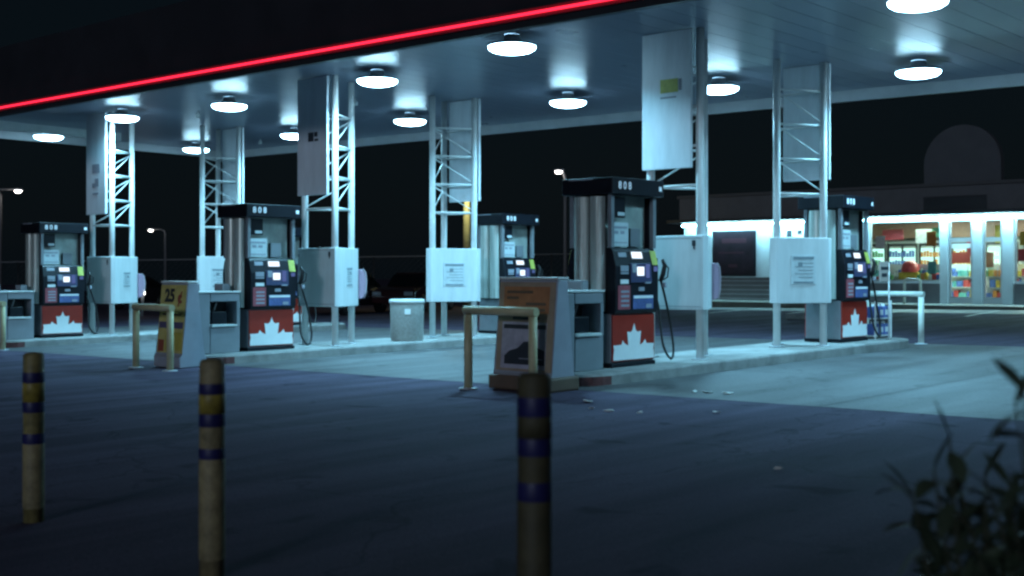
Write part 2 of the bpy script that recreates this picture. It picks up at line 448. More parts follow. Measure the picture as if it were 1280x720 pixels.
# ------------------------------------------------------------------ islands
def island(u0, u1, vc, half, label, du=0):
    t = thing('pump_island', label, 'island', (*uv((u0+u1)/2, vc), 0), 0, 'raised concrete pump islands')
    ox, oy = uv((u0+u1)/2, vc)
    def outline(inset):
        pts = []; r = .55
        for cu, cv, a0 in ((u1-r, vc+half-r, 0), (u0+r, vc+half-r, 90), (u0+r, vc-half+r, 180), (u1-r, vc-half+r, 270)):
            for k in range(7):
                a = R(a0 + 15*k); pts.append((cu + (r-inset)*math.cos(a), cv + (r-inset)*math.sin(a)))
        return pts
    bm = bmesh.new(); rings = []
    for inset, z in ((0, 0), (0, KERB-.03), (.012, KERB-.008), (.035, KERB)):
        ring = []
        for u, v in outline(inset):
            x, y = uv(u, v); ring.append(bm.verts.new((x-ox, y-oy, gz(x)+z)))
        rings.append(ring)
    n = len(rings[0])
    for a, b in zip(rings, rings[1:]):
        for k in range(n): bm.faces.new((a[k], a[(k+1) % n], b[(k+1) % n], b[k]))
    bm.faces.new(rings[-1])
    m = MB(); m.bm.free(); m.bm = bm
    m.build('slab', M_kerb, t)
    # painted kerb nose
    mb = MB(); prev = None
    for u, v in [p for p in outline(-.004) if p[0] < u0+.6]:
        x, y = uv(u, v)
        cur = (Vector((x-ox, y-oy, gz(x)+.012)), Vector((x-ox, y-oy, gz(x)+KERB-.035)))
        if prev: mb.quad(prev[0], cur[0], cur[1], prev[1])
        prev = cur
    mb.build('painted_nose', M_kerbface, t)
    return t
ISL = {1: (0.0, 0.0), 2: (-.4, 7.25), 3: (0.0, 15.14)}
island(-1.6, 7.75, .35, .78, 'nearest raised concrete island, under the biggest pump')
island(-2.0, 7.35, 7.6, .78, 'middle raised concrete island, under the grey litter bin')
island(-1.6, 7.75, 15.49, .78, 'farthest raised concrete island at the left')

def top_z(x): return gz(x) + KERB

# ------------------------------------------------------------------ lattice columns
def column(u, v, flip, label, notice=None, marks=None, latch=True):
    x, y = uv(u, v); bz = top_z(x); H = soffit_z(x) - bz - .004
    t = thing('lattice_column', label, 'column', (x, y, bz), ROT + (math.pi if flip else 0), 'triangular lattice canopy columns')
    A, B, C = (0, -.42), (0, .42), (.73, 0)
    for p in (A, B, C):
        ps = MB().tube([(p[0], p[1], 0), (p[0], p[1], H)], .058, 14).build('post', M_white, t)
        MB().box(p[0]-.09, p[0]+.09, p[1]-.09, p[1]+.09, .001, .018, .004).build('base_plate', M_housing, ps)
    lat = MB()
    zs = [2.43, 2.98, 3.53, 4.08]
    for (p, q) in ((A, B), (A, C), (C, B)):
        for z in zs:
            if z < H-.1: lat.tube([(*p, z), (*q, z)], .019, 8)
        for z0, z1 in zip(zs, zs[1:]):
            if z1 < H-.1 and p == A and q == C: lat.tube([(*q, z1-.03), (*p, z0+.03)] if not flip else [(*p, z1-.03), (*q, z0+.03)], .0115, 8)
            if z1 < H-.1 and p == C: lat.tube([(*p, z1-.03), (*q, z0+.03)], .0115, 8)
    lat.build('lattice', M_white, t)
    pz = 2.67
    pn = MB().box(-.115, -.065, -.34, .49, pz, H-.01, .006).build('sign_panel', M_panel, t)
    if marks: marks(pn)
    # triangular wrap cabinet
    def off(o):
        cx, cy = .243, 0
        return [(cx + (p[0]-cx)*o, cy + (p[1]-cy)*o) for p in (A, C, B)]
    poly = [(-.085, -.52), (.02, -.535), (.84, -.065), (.84, .065), (.02, .535), (-.085, .52)]
    cb = MB().prism(poly, 'z', .69, 1.73, .012).build('cabinet', M_cab, t)
    # seam line of the cabinet's cover and a latch
    MB().box(-.0885, -.0845, -.40, -.34, 1.58, 1.66, .001).box(-.095, -.086, -.385, -.365, 1.54, 1.62).build('latch', M_ink, cb)
    for zz in (.84, 1.22, 1.60):
        MB().box(-.097, -.0845, .44, .50, zz-.035, zz+.035, .003).build('hinge', M_housing, cb)
    MB().box(-.0875, -.0848, -.49, .41, .735, .741).box(-.0875, -.0848, -.49, .41, 1.685, 1.691).build('door_seam', M_print, cb)
    if notice:
        s = -1 if notice == 'near' else 1
        wv, hv = (.30, .34) if notice == 'near' else (.44, .46)
        th = math.atan2(.47, .82)
        Mx = Matrix.Translation((.43, s*.302, 1.22)) @ Matrix.Rotation(s*-th if s > 0 else th, 4, 'Z')
        nb = MB().box(-wv/2, wv/2, -.006, .006, -hv/2, hv/2, .002).xform(Mx).build('notice', M_notice, cb)
        y0 = s*.0085
        ln = MB()
        ln.box(-wv*.42, wv*.42, y0-.002, y0+.002, hv*.36, hv*.45)
        for k in range(5):
            zz = hv*(.22 - .12*k); ln.box(-wv*.40, wv*(.36 if k % 2 else .22), y0-.0015, y0+.0015, zz, zz+.010)
        ln.box(wv*.05, wv*.22, y0-.0025, y0+.0025, hv*.10, hv*.26)
        ln.box(-wv*.4, wv*.4, y0-.0025, y0+.0025, -hv*.46, -hv*.40)
        ln.xform(Mx).build('lettering', M_print, nb)
    return t
def marks1(p):
    MB().box(-.121, -.116, -.13, .17, 3.74, 3.93, .002).build('emblem', M_yellowgreen, p)
    MB().box(-.120, -.116, -.10, .17, 3.66, 3.685).box(-.120, -.116, -.19, -.14, 3.76, 3.92).build('lettering', M_greylab, p)
def marks2(p):
    MB().box(-.120, -.116, .03, .18, 3.62, 3.78).box(-.120, -.116, -.08, .01, 3.70, 3.78).box(-.120, -.116, -.1, .0, 3.62, 3.66).build('lettering', M_ink, p)
def marks3(p):
    MB().box(-.120, -.116, -.10, .22, 3.58, 3.78).box(-.120, -.116, -.05, .10, 3.28, 3.46).box(-.120, -.116, .09, .22, 3.26, 3.36).box(-.120, -.116, -.04, .2, 3.10, 3.15).build('lettering', M_greylab, p)
C1 = column(1.43, .35, False, 'white lattice column with the plain upper panel, just right of the nearest pump', None, marks1)
C2 = column(4.96, .35, True, 'white lattice column at the right, framed notice on its cabinet, store behind', 'far')
C3 = column(.90, 7.6, False, 'white lattice column right of the pump on the middle island, grey upper panel', 'near', marks2)
C4 = column(4.41, 7.60, True, 'white lattice column in the middle, behind the grey litter bin', 'far')
C5 = column(1.11, 15.49, False, 'leftmost white lattice column with dark print on its blue lit panel', 'near', marks3)
C6 = column(4.43, 15.49, True, 'white lattice column behind the yellow price board, second from the left', 'far')

# mauve towel holders strapped to the near columns
def dispenser(u, v, label):
    x, y = uv(u, v)
    t = thing('towel_dispenser', label, 'dispenser', (x, y, top_z(x)+.80), ROT, 'rounded mauve towel holders on the columns')
    prof = [(-.005, 0), (.09, .02), (.13, .14), (.145, .34), (.12, .48), (.06, .54), (-.005, .55)]
    MB().prism(prof, 'y', -.11, .11, .02).build('shell', M_mauve, t)
    rim = MB()
    rim.tube([(p[0]+.004, -.112, p[1]) for p in prof[1:-1]], .012, 6); rim.build('rim', mat('mauve_rim', (.55, .42, .48), .4), t)
for (u, v, lab) in ((1.43+.845, .35, 'rounded mauve towel holder on the thick post beside the nearest pump'),
                    (.90+.845, 7.6, 'rounded mauve towel holder on the middle near column, left of the litter bin'),
                    (1.11+.845, 15.49, 'rounded mauve towel holder on the leftmost lattice column')):
    dispenser(u, v, lab)

# ------------------------------------------------------------------ fuel pumps
def make_pump(label, loc):
    t = thing('fuel_pump', label, 'fuel pump', loc, ROT, 'fuel pumps on the islands')
    MB().box(-.48, .48, .01, .69, 0, .055, .008).build('plinth', M_black, t)
    MB().box(-.47, .47, .03, .67, .055, .69, .01).build('lower_cabinet', M_greyd, t)
    leaf_half = [(0, .56), (.035, .47), (.075, .445), (.15, .455), (.135, .36), (.125, .27), (.20, .30), (.245, .345), (.27, .29), (.34, .285), (.44, .285), (.425, .22), (.44, .16), (.44, .09)]
    for s, y in ((-1, .03), (1, .67)):
        d = MB().box(-.455, .455, min(y, y+s*.022), max(y, y+s*.022), .075, .675, .006).build('front_panel', M_red, t)
        poly = leaf_half + [(-a, b) for a, b in reversed(leaf_half[1:])]
        yy = y+s*.0225
        MB().prism(poly, 'y', min(yy, yy+s*.003), max(yy, yy+s*.003)).build('maple_leaf', M_leaf, d)
        # console with raked face
        if s < 0: prof = [(.35, .69), (-.02, .69), (-.05, .74), (-.05, 1.30), (.0, 1.50), (.03, 1.54), (.35, 1.54)]
        else: prof = [(.352, .69), (.72, .69), (.75, .74), (.75, 1.30), (.70, 1.50), (.67, 1.54), (.352, 1.54)]
        c = MB().prism(prof, 'x', -.465, .465, .01).build('console', M_black, t)
        yf = y - .08 if s < 0 else y + .08       # -.05 / .75
        def plate(x0, x1, z0, z1, name, m, dy=.006, bev=.002, par=c):
            x0, x1 = (x0, x1) if s < 0 else (-x1, -x0)
            # follow the rake above z = 1.30
            mbp = MB(); mbp.box(x0, x1, -.5*dy, .5*dy, z0, z1, bev if bev and min(x1-x0, z1-z0) > 3*bev else 0)
            for vv in mbp.bm.verts:
                k = max(0, vv.co.z-1.30)*.25
                vv.co.y += (yf + k if s < 0 else yf - k)
            return mbp.build(name, m, par)
        plate(-.12, .16, 1.385, 1.505, 'screen_bezel', M_rubber, .012); plate(-.09, .135, 1.405, 1.49, 'price_screen', M_screen, .020)
        plate(-.16, .30, 1.09, 1.34, 'card_reader', mat('reader_blue', (.05, .055, .12), .35), .03)
        plate(-.13, -.04, 1.22, 1.33, 'reader_label', M_greylab, .036)
        plate(-.02, .12, 1.18, 1.295, 'keypad_screen', M_screen, .040)
        plate(.17, .25, 1.15, 1.33, 'card_slot', M_bluescr, .036)
        plate(.15, .27, 1.075, 1.10, 'receipt_slot', M_greylab, .04)
        for z0, z1, m in ((1.42, 1.48, M_greylab), (1.235, 1.31, M_greylab), (1.20, 1.225, M_greylab), (1.075, 1.13, M_leaf)):
            plate(-.37, -.20, z0, z1, 'grade_button', m, .014)
        r = plate(-.42, -.16, .745, 1.055, 'grade_label', M_redlab, .008)
        for k in range(4): plate(-.36, -.19, .78+.06*k, .81+.06*k, 'lettering', M_greylab, .013, 0, r)
        a = plate(-.10, .34, .745, .925, 'advert_panel', mat('advert_blue', (.10, .14, .34), .4, var=.5, scale=10), .012)
        plate(-.09, .33, .885, .92, 'lettering', M_leaf, .018, 0, a)
        plate(.18, .30, .76, .81, 'lettering', M_greylab, .018, 0, a)
        plate(.02, .14, .98, 1.03, 'button', M_greylab, .02)
        st = plate(.33, .455, 1.32, 1.51, 'grade_sticker', M_yellowgreen, .012)
        plate(.36, .44, 1.235, 1.30, 'logo_sticker', M_bluescr, .014)
        # upper bay: notice card at the left, small dark display above it
        x0, x1 = (-.43, -.06) if s < 0 else (.06, .43)
        cd = MB().box(x0, x1, y+s*-.03-.006, y+s*-.03+.006, 1.56, 1.87, .002).build('notice_card', M_notice, t)
        yc = y+s*-.03+s*.008
        MB().box(x0+.03, x1-.03, yc-.002, yc+.002, 1.79, 1.82).box(x0+.07, x0+.15, yc-.002, yc+.002, 1.72, 1.76).box(x0+.2, x0+.28, yc-.002, yc+.002, 1.72, 1.76).box(x0+.04, x1-.03, yc-.002, yc+.002, 1.60, 1.615).build('lettering', M_greylab, cd)
        x0, x1 = (-.40, -.16) if s < 0 else (.16, .40)
        ds = MB().box(x0, x1, min(y, y+s*-.06), max(y, y+s*-.06), 1.93, 2.20, .004).build('number_box', M_black, t)
        ye = y+s*.003
        MB().box(x0+.08, x1-.02, ye-.0025, ye+.0025, 1.955, 2.0).build('number_card', M_notice, ds)
    # upper bay core, posts and panels
    MB().box(-.44, .44, .16, .54, 1.54, 2.225).build('bay_backing', M_bay, t)
    MB().box(.05, .26, .10, .158, 1.56, 1.80, .004).build('meter_window', M_greyd, t)
    for px in (-.455, .455):
        for py in (.035, .665):
            MB().box(px-.032, px+.032, py-.032, py+.032, 1.54, 2.225, .006).build('corner_post', M_greyd, t)
    # ends: dark recess with two bright half round stainless covers
    for s in (-1, 1):
        xx = s*.47
        MB().box(min(xx, xx+s*.012), max(xx, xx+s*.012), .10, .60, .70, 2.22, .003).build('end_panel', M_black, t)
        for yc in (.22, .48):
            pl = MB()
            prof = [(.0 + math.sin(a)*.09, yc - math.cos(a)*.115) for a in [math.pi*k/10 for k in range(11)]]
            pl.prism([(xx + s*(.012+p[0]), p[1]) for p in prof], 'z', .72, 2.20)
            o = pl.build('end_cover', M_steel, t)
            for p in o.data.polygons: p.use_smooth = False
    # header
    h = MB().box(-.56, .56, -.07, .77, 2.225, 2.44, .012).build('header', M_black, t)
    text('lettering', '8 0 8', .135, M_lettering, h, face_y(-.30, -.073, 2.335), .002)
    MB().box(.45, .51, -.0735, -.0695, 2.30, 2.36).build('logo', M_lettering, h)
    MB().box(-.565, -.559, .25, .65, 2.415, 2.43).build('trim', M_greylab, h)
    # nozzle, boot and hose on the right hand end
    bt = MB().box(.475, .56, .02, .18, .98, 1.42, .012).build('nozzle_boot', M_black, t)
    nz = MB()
    nz.tube([(.575, .0, 1.10), (.60, -.03, 1.20), (.61, -.05, 1.32), (.58, -.03, 1.40)], [.030, .034, .030, .022], 10)
    nz.tube([(.60, -.03, 1.12), (.66, -.06, 1.16), (.67, -.07, 1.28), (.62, -.05, 1.33)], .010, 6)
    n = nz.build('nozzle', M_rubber, t)
    MB().box(.585, .64, -.07, -.02, 1.02, 1.09, .01).build('splash_guard', M_greylab, n)
    hs = []
    P = [(.50, .35, 2.0), (.60, .30, 1.7), (.64, .20, 1.2), (.62, .06, .75), (.57, -.04, .30), (.62, -.10, .10), (.72, -.10, .085), (.79, -.06, .25), (.76, -.02, .6), (.66, -.01, .92), (.59, -.005, 1.10)]
    for i in range(len(P)-1):
        p0 = Vector(P[max(i-1, 0)]); p1 = Vector(P[i]); p2 = Vector(P[i+1]); p3 = Vector(P[min(i+2, len(P)-1)])
        for k in range(6):
            q = k/6
            hs.append(.5*((2*p1) + (p2-p0)*q + (2*p0-5*p1+4*p2-p3)*q*q + (3*p1-p0-3*p2+p3)*q**3))
    hs.append(Vector(P[-1]))
    MB().tube(hs, .017, 8).build('hose', M_rubber, t)
    return t
def pump_loc(u, v):
    x, y = uv(u, v); return (x, y, top_z(x))
pump = make_pump('largest fuel pump, nearest the camera, red panel with white maple leaf', pump_loc(0, 0))
for (u, v, lab) in ((-.4, 7.25, 'fuel pump on the middle island beside the yellow price board'),
                    (0, 15.14, 'farthest left fuel pump, left of the leftmost lattice column'),
                    (6.2, 0, 'rightmost fuel pump, in front of the lit store windows'),
                    (5.8, 7.25, 'fuel pump half hidden behind the orange sandwich board'),
                    (6.0, 15.14, 'distant fuel pump hidden behind the pump on the middle island')):
    dup(pump, pump_loc(u, v), ROT, lab)

# ------------------------------------------------------------------ washer / waste units at the island noses
def make_unit(label, loc):
    t = thing('washer_unit', label, 'washer station', loc, ROT, 'grey washer and waste units at the island ends')
    b = MB()
    # slanted outer end, recess on the lane side built from pieces round it
    b.prism([(-.50, 0), (-.17, 0), (-.17, .98), (-.42, .98)], 'y', 0, .62, .02)
    b.box(-.168, .40, .0, .62, 0, .43, .012)
    b.box(-.168, .40, .0, .62, .84, .98, .012)
    b.box(.34, .40, .0, .62, .432, .838)
    b.box(-.168, .338, .34, .62, .432, .838)
    b.build('body', M_unit, t)
    MB().box(-.166, .337, .30, .338, .434, .836).build('recess_back', M_dark, t)
    MB().box(-.16, .33, -.03, .28, .432, .47, .008).build('ledge', M_binrim, t)
    MB().box(-.10, .20, .06, .26, .472, .68, .02).build('bucket', M_black, t)
    MB().tube([(.0, .16, .68), (.03, .12, .82)], .012, 8).build('squeegee_handle', M_binrim, t)
    MB().box(-.44, .42, -.015, .635, .982, 1.01, .01).build('top_cap', M_binrim, t)
    for x in (-.30, .28): MB().box(x-.07, x+.07, .20, .45, 1.012, 1.13, .01).build('towel_box', M_unit, t)
    return t
ul = lambda u, v: (*uv(u, v), top_z(uv(u, v)[0]))
unit = make_unit('grey washer unit with square recess, left of the largest pump', ul(-1.03, .02))
dup(unit, ul(-1.43, 7.27), ROT, 'grey washer unit between the yellow price board and the middle island pump')
dup(unit, ul(-1.03, 15.16), ROT, 'grey washer unit at the far left edge, beside the farthest left pump')

# ------------------------------------------------------------------ sandwich boards
def board(u, v, kind, label):
    x, y = uv(u, v)
    t = thing('sandwich_board', label, 'sandwich board', (x, y, gz(x)+.005), ROT, 'sandwich boards in front of the islands')
    W, H, D = (.46 if kind == 'orange' else .37), 1.30, .24
    # side profile: flared feet, slanted panels, thick moulded plastic
    prof = [(-D, 0), (-D, .16), (-D+.06, .20), (-.09, H), (.09, H), (D-.06, .20), (D, .16), (D, 0)]
    MB().prism(prof, 'y', -W, W, .018).build('shell', M_board_grey, t)
    MB().box(-.10, .10, -W-.01, W+.01, H+.001, H+.03, .008).build('top_cap', M_binrim, t)
    # front panel (faces -x), raked
    ang = math.atan2(D-.06-.09, H-.20)
    Mx = Matrix.Translation((-D+.06, 0, .20)) @ Matrix.Rotation(ang, 4, 'Y')
    L = math.hypot(D-.06-.09, H-.20)
    def pl(y0, y1, z0, z1, name, m, dx, par):
        # viewed from -x: +y lies to the left
        return MB().box(-dx, -dx+.004, -y1, -y0, z0, z1).xform(Mx).build(name, m, par)
    if kind == 'orange':
        f = MB().box(-.012, -.001, -W+.02, W-.02, .02, L-.03, .004).xform(Mx).build('front_panel', M_boardo, t)
        pp = pl(-.36, .34, .05, .60, 'poster', M_pale, .014, f)
        car = [(-.30, .10), (-.30, .20), (-.22, .26), (-.10, .29), (0, .37), (.14, .38), (.22, .30), (.32, .27), (.33, .10)]
        MB().prism([(-a, b) for a, b in car], 'x', -.020, -.015).xform(Mx).build('printed_car', M_ink, pp)
        MB().box(-.026, -.0205, -.30, .06, .165, .175).xform(Mx).build('highlight', M_greylab, pp)
        pl(-.33, .33, .52, .57, 'lettering', M_ink, .019, pp)
        oo = pl(-.36, .36, .70, 1.02, 'heading', M_orange, .014, f)
        for k, (a, b) in enumerate(((-.31, .10), (-.31, -.12), (.0, .31), (-.25, .3))):
            zz = .96 - .07*k; pl(a, b, zz-.02, zz+.012, 'lettering', M_trayb, .019, oo)
        pl(-.20, .22, .63, .665, 'lettering', M_ink, .016, f)
        MB().box(-D-.03, D+.03, -W-.03, W+.03, 0, .17, .025).build('base_tray', M_trayb, t)
    else:
        f = MB().box(-.012, -.001, -W+.02, W-.02, .02, L-.03, .004).xform(Mx).build('front_panel', M_boardy, t)
        M2 = Mx @ face_x(-.014, .09, .90)
        text('lettering', '25', .27, M_ink, f, M2, .012)
        text('lettering', '¢', .27, mat('red_ink', (.30, .06, .05), .5), f, Mx @ face_x(-.014, -.19, .88), .008)
        pl(-.26, .26, .60, .63, 'lettering', M_trayb, .014, f)
        pl(-.33, .33, .40, .50, 'band', mat('violet_band', (.10, .08, .16), .5), .014, f)
        pl(-.14, .32, .06, .34, 'picture', mat('poster_deep_yellow', (.50, .40, .08), .5, var=.3), .014, f)
        pl(-.33, -.17, .04, .22, 'picture', mat('poster_red', (.30, .07, .04), .5), .014, f)
    return t
board(-1.98, .02, 'orange', 'tan sandwich board with orange heading and a printed dark car, by the nearest island')
board(-2.28, 7.08, 'yellow', 'yellow sandwich board reading 25¢ behind a cream pipe guard')

# ------------------------------------------------------------------ pipe guards
def guard(u, v0, v1, h, m, label, r=.052, cr=.0):
    vc = (v0+v1)/2; x, y = uv(u, vc)
    t = thing('pipe_guard', label, 'guard rail', (x, y, gz(x)+.004), ROT, 'square pipe hoops guarding the island ends')
    w = (v1-v0)/2
    for s in (-1, 1):
        p = MB().tube([(0, s*w, 0), (0, s*w, h-r)], r, 14).build('post', m, t)
        MB().lathe([(r+.06, 0), (r+.06, .012), (r+.004, .02)], 0, s*w, 16).build('flange', M_housing, p)
    MB().tube([(0, -w-r, h), (0, w+r, h)], r*1.02, 14).build('top_bar', m, t)
guard(-2.42, -.36, .67, .94, M_guard, 'cream pipe guard in front of the tan sandwich board')
guard(8.35, -.20, .86, .90, M_guardw, 'pale pipe guard at the right end of the nearest island')
guard(-2.85, 6.45, 7.40, .94, M_guard, 'cream yellow pipe guard in front of the yellow price board')
guard(-1.75, 14.20, 15.30, .92, M_guard, 'cream pipe guard cut by the left edge of the view')

# litter bin on the middle island
x, y = uv(2.73, 7.30)
t = thing('litter_bin', 'round grey aggregate litter bin with pale rim on the middle island', 'litter bin', (x, y, top_z(x)), ROT)
MB().lathe([(0, .001), (.29, .001), (.305, .02), (.315, .68), (.315, .70)], n=36).build('body', M_bin, t)
MB().lathe([(.318, .702), (.335, .71), (.335, .755), (.31, .775), (.20, .775), (.18, .74), (.18, .62), (0, .62)], n=36).build('rim', M_binrim, t)
MB().box(-.318+.62, -.318+.64, -.06, .05, .50, .60).xform(Matrix.Rotation(R(-130), 4, 'Z')).build('label', M_leaf, t)

# ------------------------------------------------------------------ foreground bollards
def bollard(px, py_top, Z, label, bands, top, yellow_top, mid=None):
    x = (px-640)/1531*Z; z0 = gz(x)
    H = 1.39 - (py_top - 341)/1531*Z - z0
    t = thing('bollard', label, 'bollard', (x, Z, z0), 0, 'striped steel bollards in the foreground')
    r = .0575
    MB().lathe([(0, 0), (r, 0), (r, H-.02), (r-.012, H-.004), (0, H)], n=28).build('pipe', top, t)
    for d0, d1 in bands:
        MB().lathe([(r+.0015, H-d1), (r+.003, H-d1+.004), (r+.003, H-d0-.004), (r+.0015, H-d0)], n=28).build('blue_band', M_bolb, t)
    MB().lathe([(r+.0012, .08), (r+.0025, .09), (r+.0025, H-bands[2][1]-.004), (r+.0012, H-bands[2][1])], n=28).build('lower_sleeve', yellow_top, t)
    MB().lathe([(r+.0012, H-bands[1][0]), (r+.0025, H-bands[1][0]+.0), (r+.0025, H-bands[0][1]-.002), (r+.0012, H-bands[0][1])], n=28).build('yellow_band', mid or M_bol2, t)
M_bol2 = mat('bollard_bright_yellow', (.40, .31, .06), .5, var=.55, scale=10)
bollard(42, 440, 7.04, 'leftmost striped bollard with a yellow top', ((.115, .175), (.285, .345), (.465, .525)), M_bol, M_bolw)
bollard(265, 448, 5.70, 'striped bollard in front of the yellow price board, tan at the top', ((.115, .165), (.255, .315), (.415, .465)), M_bolw, M_bolw)
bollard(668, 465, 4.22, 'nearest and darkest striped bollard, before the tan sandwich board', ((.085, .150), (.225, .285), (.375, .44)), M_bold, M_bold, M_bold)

# ------------------------------------------------------------------ foreground plant
def leaf_mesh(mb, base, direction, length, width, droop, roll):
    d = Vector(direction).normalized(); up = Vector((0, 0, 1))
    side = d.cross(up)
    if side.length < .1: side = Vector((1, 0, 0))
    side.normalize(); side = Matrix.Rotation(roll, 3, d) @ side
    p = Vector(base); rows = []
    for k in range(6):
        q = k/5; wd = width*(math.sin(math.pi*min(1, q*.92+.08)))**.8 if q < 1 else .001
        nrm = side.cross(d)
        rows.append((mb.bm.verts.new(p - side*wd*.5), mb.bm.verts.new(p - nrm*wd*.14), mb.bm.verts.new(p + side*wd*.5)))
        d = (d + Vector((0, 0, -droop/5))).normalized(); p = p + d*length/5
    for a, b in zip(rows, rows[1:]):
        for i in range(2):
            f = mb.bm.faces.new((a[i], a[i+1], b[i+1], b[i])); f.smooth = True
def plant(name, label, cat, cx, cy, stems, leafm):
    t = thing(name, label, cat, (cx, cy, gz(cx)), 0)
    st = MB(); lf = MB()
    for (bx, by, tx, ty, h, nl, ll) in stems:
        pts = []
        for k in range(7):
            q = k/6
            pts.append(Vector((bx + (tx-bx)*q**1.4, by + (ty-by)*q**1.4, h*q)))
        st.tube(pts, [.011*(1-.75*k/6) for k in range(7)], 6)
        for j in range(nl):
            q = .25 + .75*(j+random.random()*.6)/nl; i = min(5, int(q*6)); f = q*6-i
            p = pts[i].lerp(pts[min(i+1, 6)], min(1, f))
            a = random.uniform(0, 6.28); el = random.uniform(-.6, .6)
            leaf_mesh(lf, p, (math.cos(a)*math.cos(el), math.sin(a)*math.cos(el), math.sin(el)), ll*random.uniform(.65, 1.25), ll*.36*random.uniform(.8, 1.2), random.uniform(.3, 1.6), random.uniform(-.6, .6))
        leaf_mesh(lf, pts[-1], (random.uniform(-.7, .7), random.uniform(-.4, .4), 1), ll*.9, ll*.26, .6, random.uniform(-1, 1))
    st.build('stems', M_stem, t); lf.build('foliage', leafm, t)
    return t
stems = []
for k in range(150):
    bx = random.uniform(-.06, .70); by = random.uniform(-.3, .35)
    h = random.uniform(.50, .86) if bx > .02 else random.uniform(.45, .72)
    stems.append((bx, by, bx+random.uniform(-.2, .2), by+random.uniform(-.2, .15), h, 26, .115))
for bx, tx, h in ((-.06, -.12, .96), (-.08, -.21, .80), (-.02, -.03, .86), (-.05, -.16, .88)): stems.append((bx, 0, tx, -.02, h, 15, .12))
plant('shrub', 'dark leafy shrub filling the lower right corner in front of the asphalt', 'shrub', 1.22, 3.1, stems, M_leafg)
plant('tall_weed', 'single tall dark broad leaf weed cut by the right edge of the view', 'weed', 1.15, 2.62,
      [(0, 0, -.055, 0, 1.12, 4, .11), (.05, .05, .0, .02, 1.02, 6, .13), (.1, .02, -.045, 0, 1.17, 5, .13), (.04, 0, -.06, .03, 1.09, 4, .12)], M_leafg)

# ------------------------------------------------------------------ the store
SU, SV = 28.0, 18.3
sx, sy = uv(SU, SV)
SROT = math.atan2(-EY, -EX)
SB = .22                      # forecourt level at the store front
st = thing('store', 'long low convenience store with lit windows, dark parapet and an arched gable', 'store', (sx, sy, SB), SROT)
FL = .13                      # floor above ground
def srect(mb, x0, x1, z0, z1, y0=0.0, y1=.22): mb.box(x0, x1, y0, y1, z0, z1); return mb
WT = 2.86                     # top of the glazing
LEN = 21.0
w = MB(); srect(w, 0, 7.6, 1.0, 3.04); w.build('pale_wall', M_wallw, st)
w = MB(); srect(w, 0, 7.6, 0, .998); w.build('bulkhead', M_bulk, st); w = MB(); srect(w, 7.9, 10.5, 0, .80, 0, .2); w.build('bulkhead', M_bulk, st); w = MB(); srect(w, 13.0, 18.5, 0, .80, 0, .2); w.build('bulkhead', M_bulk, st)
w = MB(); w.box(0, 7.6, -.06, -.003, .99, 1.04, .006); w.build('ledge', M_alum, st)
w = MB()
for k in range(5): w.box(0, 7.6, -.012, -.003, .17+.17*k, .19+.17*k)
w.build('siding_battens', M_alum, st)
w = MB(); w.box(-.2, LEN, -.05, .35, 3.12, 4.12, .01); w.build('parapet', M_stucco, st)
w = MB(); w.box(-.28, LEN+.1, -.12, .40, 4.123, 4.24, .02); w.build('cornice', M_roof, st)
arch = [(-1.32, 0)] + [(-1.32*math.cos(math.pi*k/20), .62+1.32*math.sin(math.pi*k/20)) for k in range(21)] + [(1.32, 0)]
w = MB(); w.prism([(11.25+a, 4.243+b) for a, b in arch], 'y', .0, .3, .015); w.build('arched_gable', mat('gable_stucco', (.088, .092, .105), .85, var=.15, scale=1.5), st)
w = MB(); w.box(9.95, 12.15, -.10, -.053, 3.22, 3.78, .01); w.build('dark_sign', M_fascia, st)
w = MB(); w.box(-.2, LEN, .36, 9.0, 3.9, 4.0); w.build('roof', M_roof, st)
w = MB(); w.box(0, .2, .23, 9, 0, 3.9); w.box(LEN-.2, LEN, .23, 9, 0, 3.9); w.box(0, LEN, 9.003, 9.2, 0, 3.9); w.build('side_wall', M_stucco, st)
w = MB(); w.box(-.2, LEN, -.95, -.053, 3.12, 3.24, .01); w.build('eave', M_fascia, st)
# pillars
for a, b in ((7.6, 7.9), (10.5, 10.78), (11.62, 11.95), (12.62, 12.97), (18.5, 21.0)):
    MB().box(a, b, -.02, .26, 0, 3.1, .008).build('pillar', M_wallw, st)
def window(x0, x1, z0, z1, mull=()):
    f = MB(); t_ = .05
    f.box(x0, x1, .06, .14, z0, z0+t_); f.box(x0, x1, .06, .14, z1-t_, z1)
    f.box(x0, x0+t_, .06, .14, z0+t_, z1-t_); f.box(x1-t_, x1, .06, .14, z0+t_, z1-t_)
    for m in mull: f.box(m-.025, m+.025, .06, .14, z0+t_, z1-t_)
    fo = f.build('window', M_alum, st)
    MB().box(x0+t_, x1-t_, .095, .105, z0+t_, z1-t_).build('pane', M_glass, fo)
    MB().box(x0, x1, -.06, .058, z0-.04, z0, .005).build('sill', M_alum, fo)
window(7.9, 10.5, .84, 3.0, ())
window(13.0, 15.7, .84, 3.0, ())
window(15.75, 18.5, .84, 3.0, ())
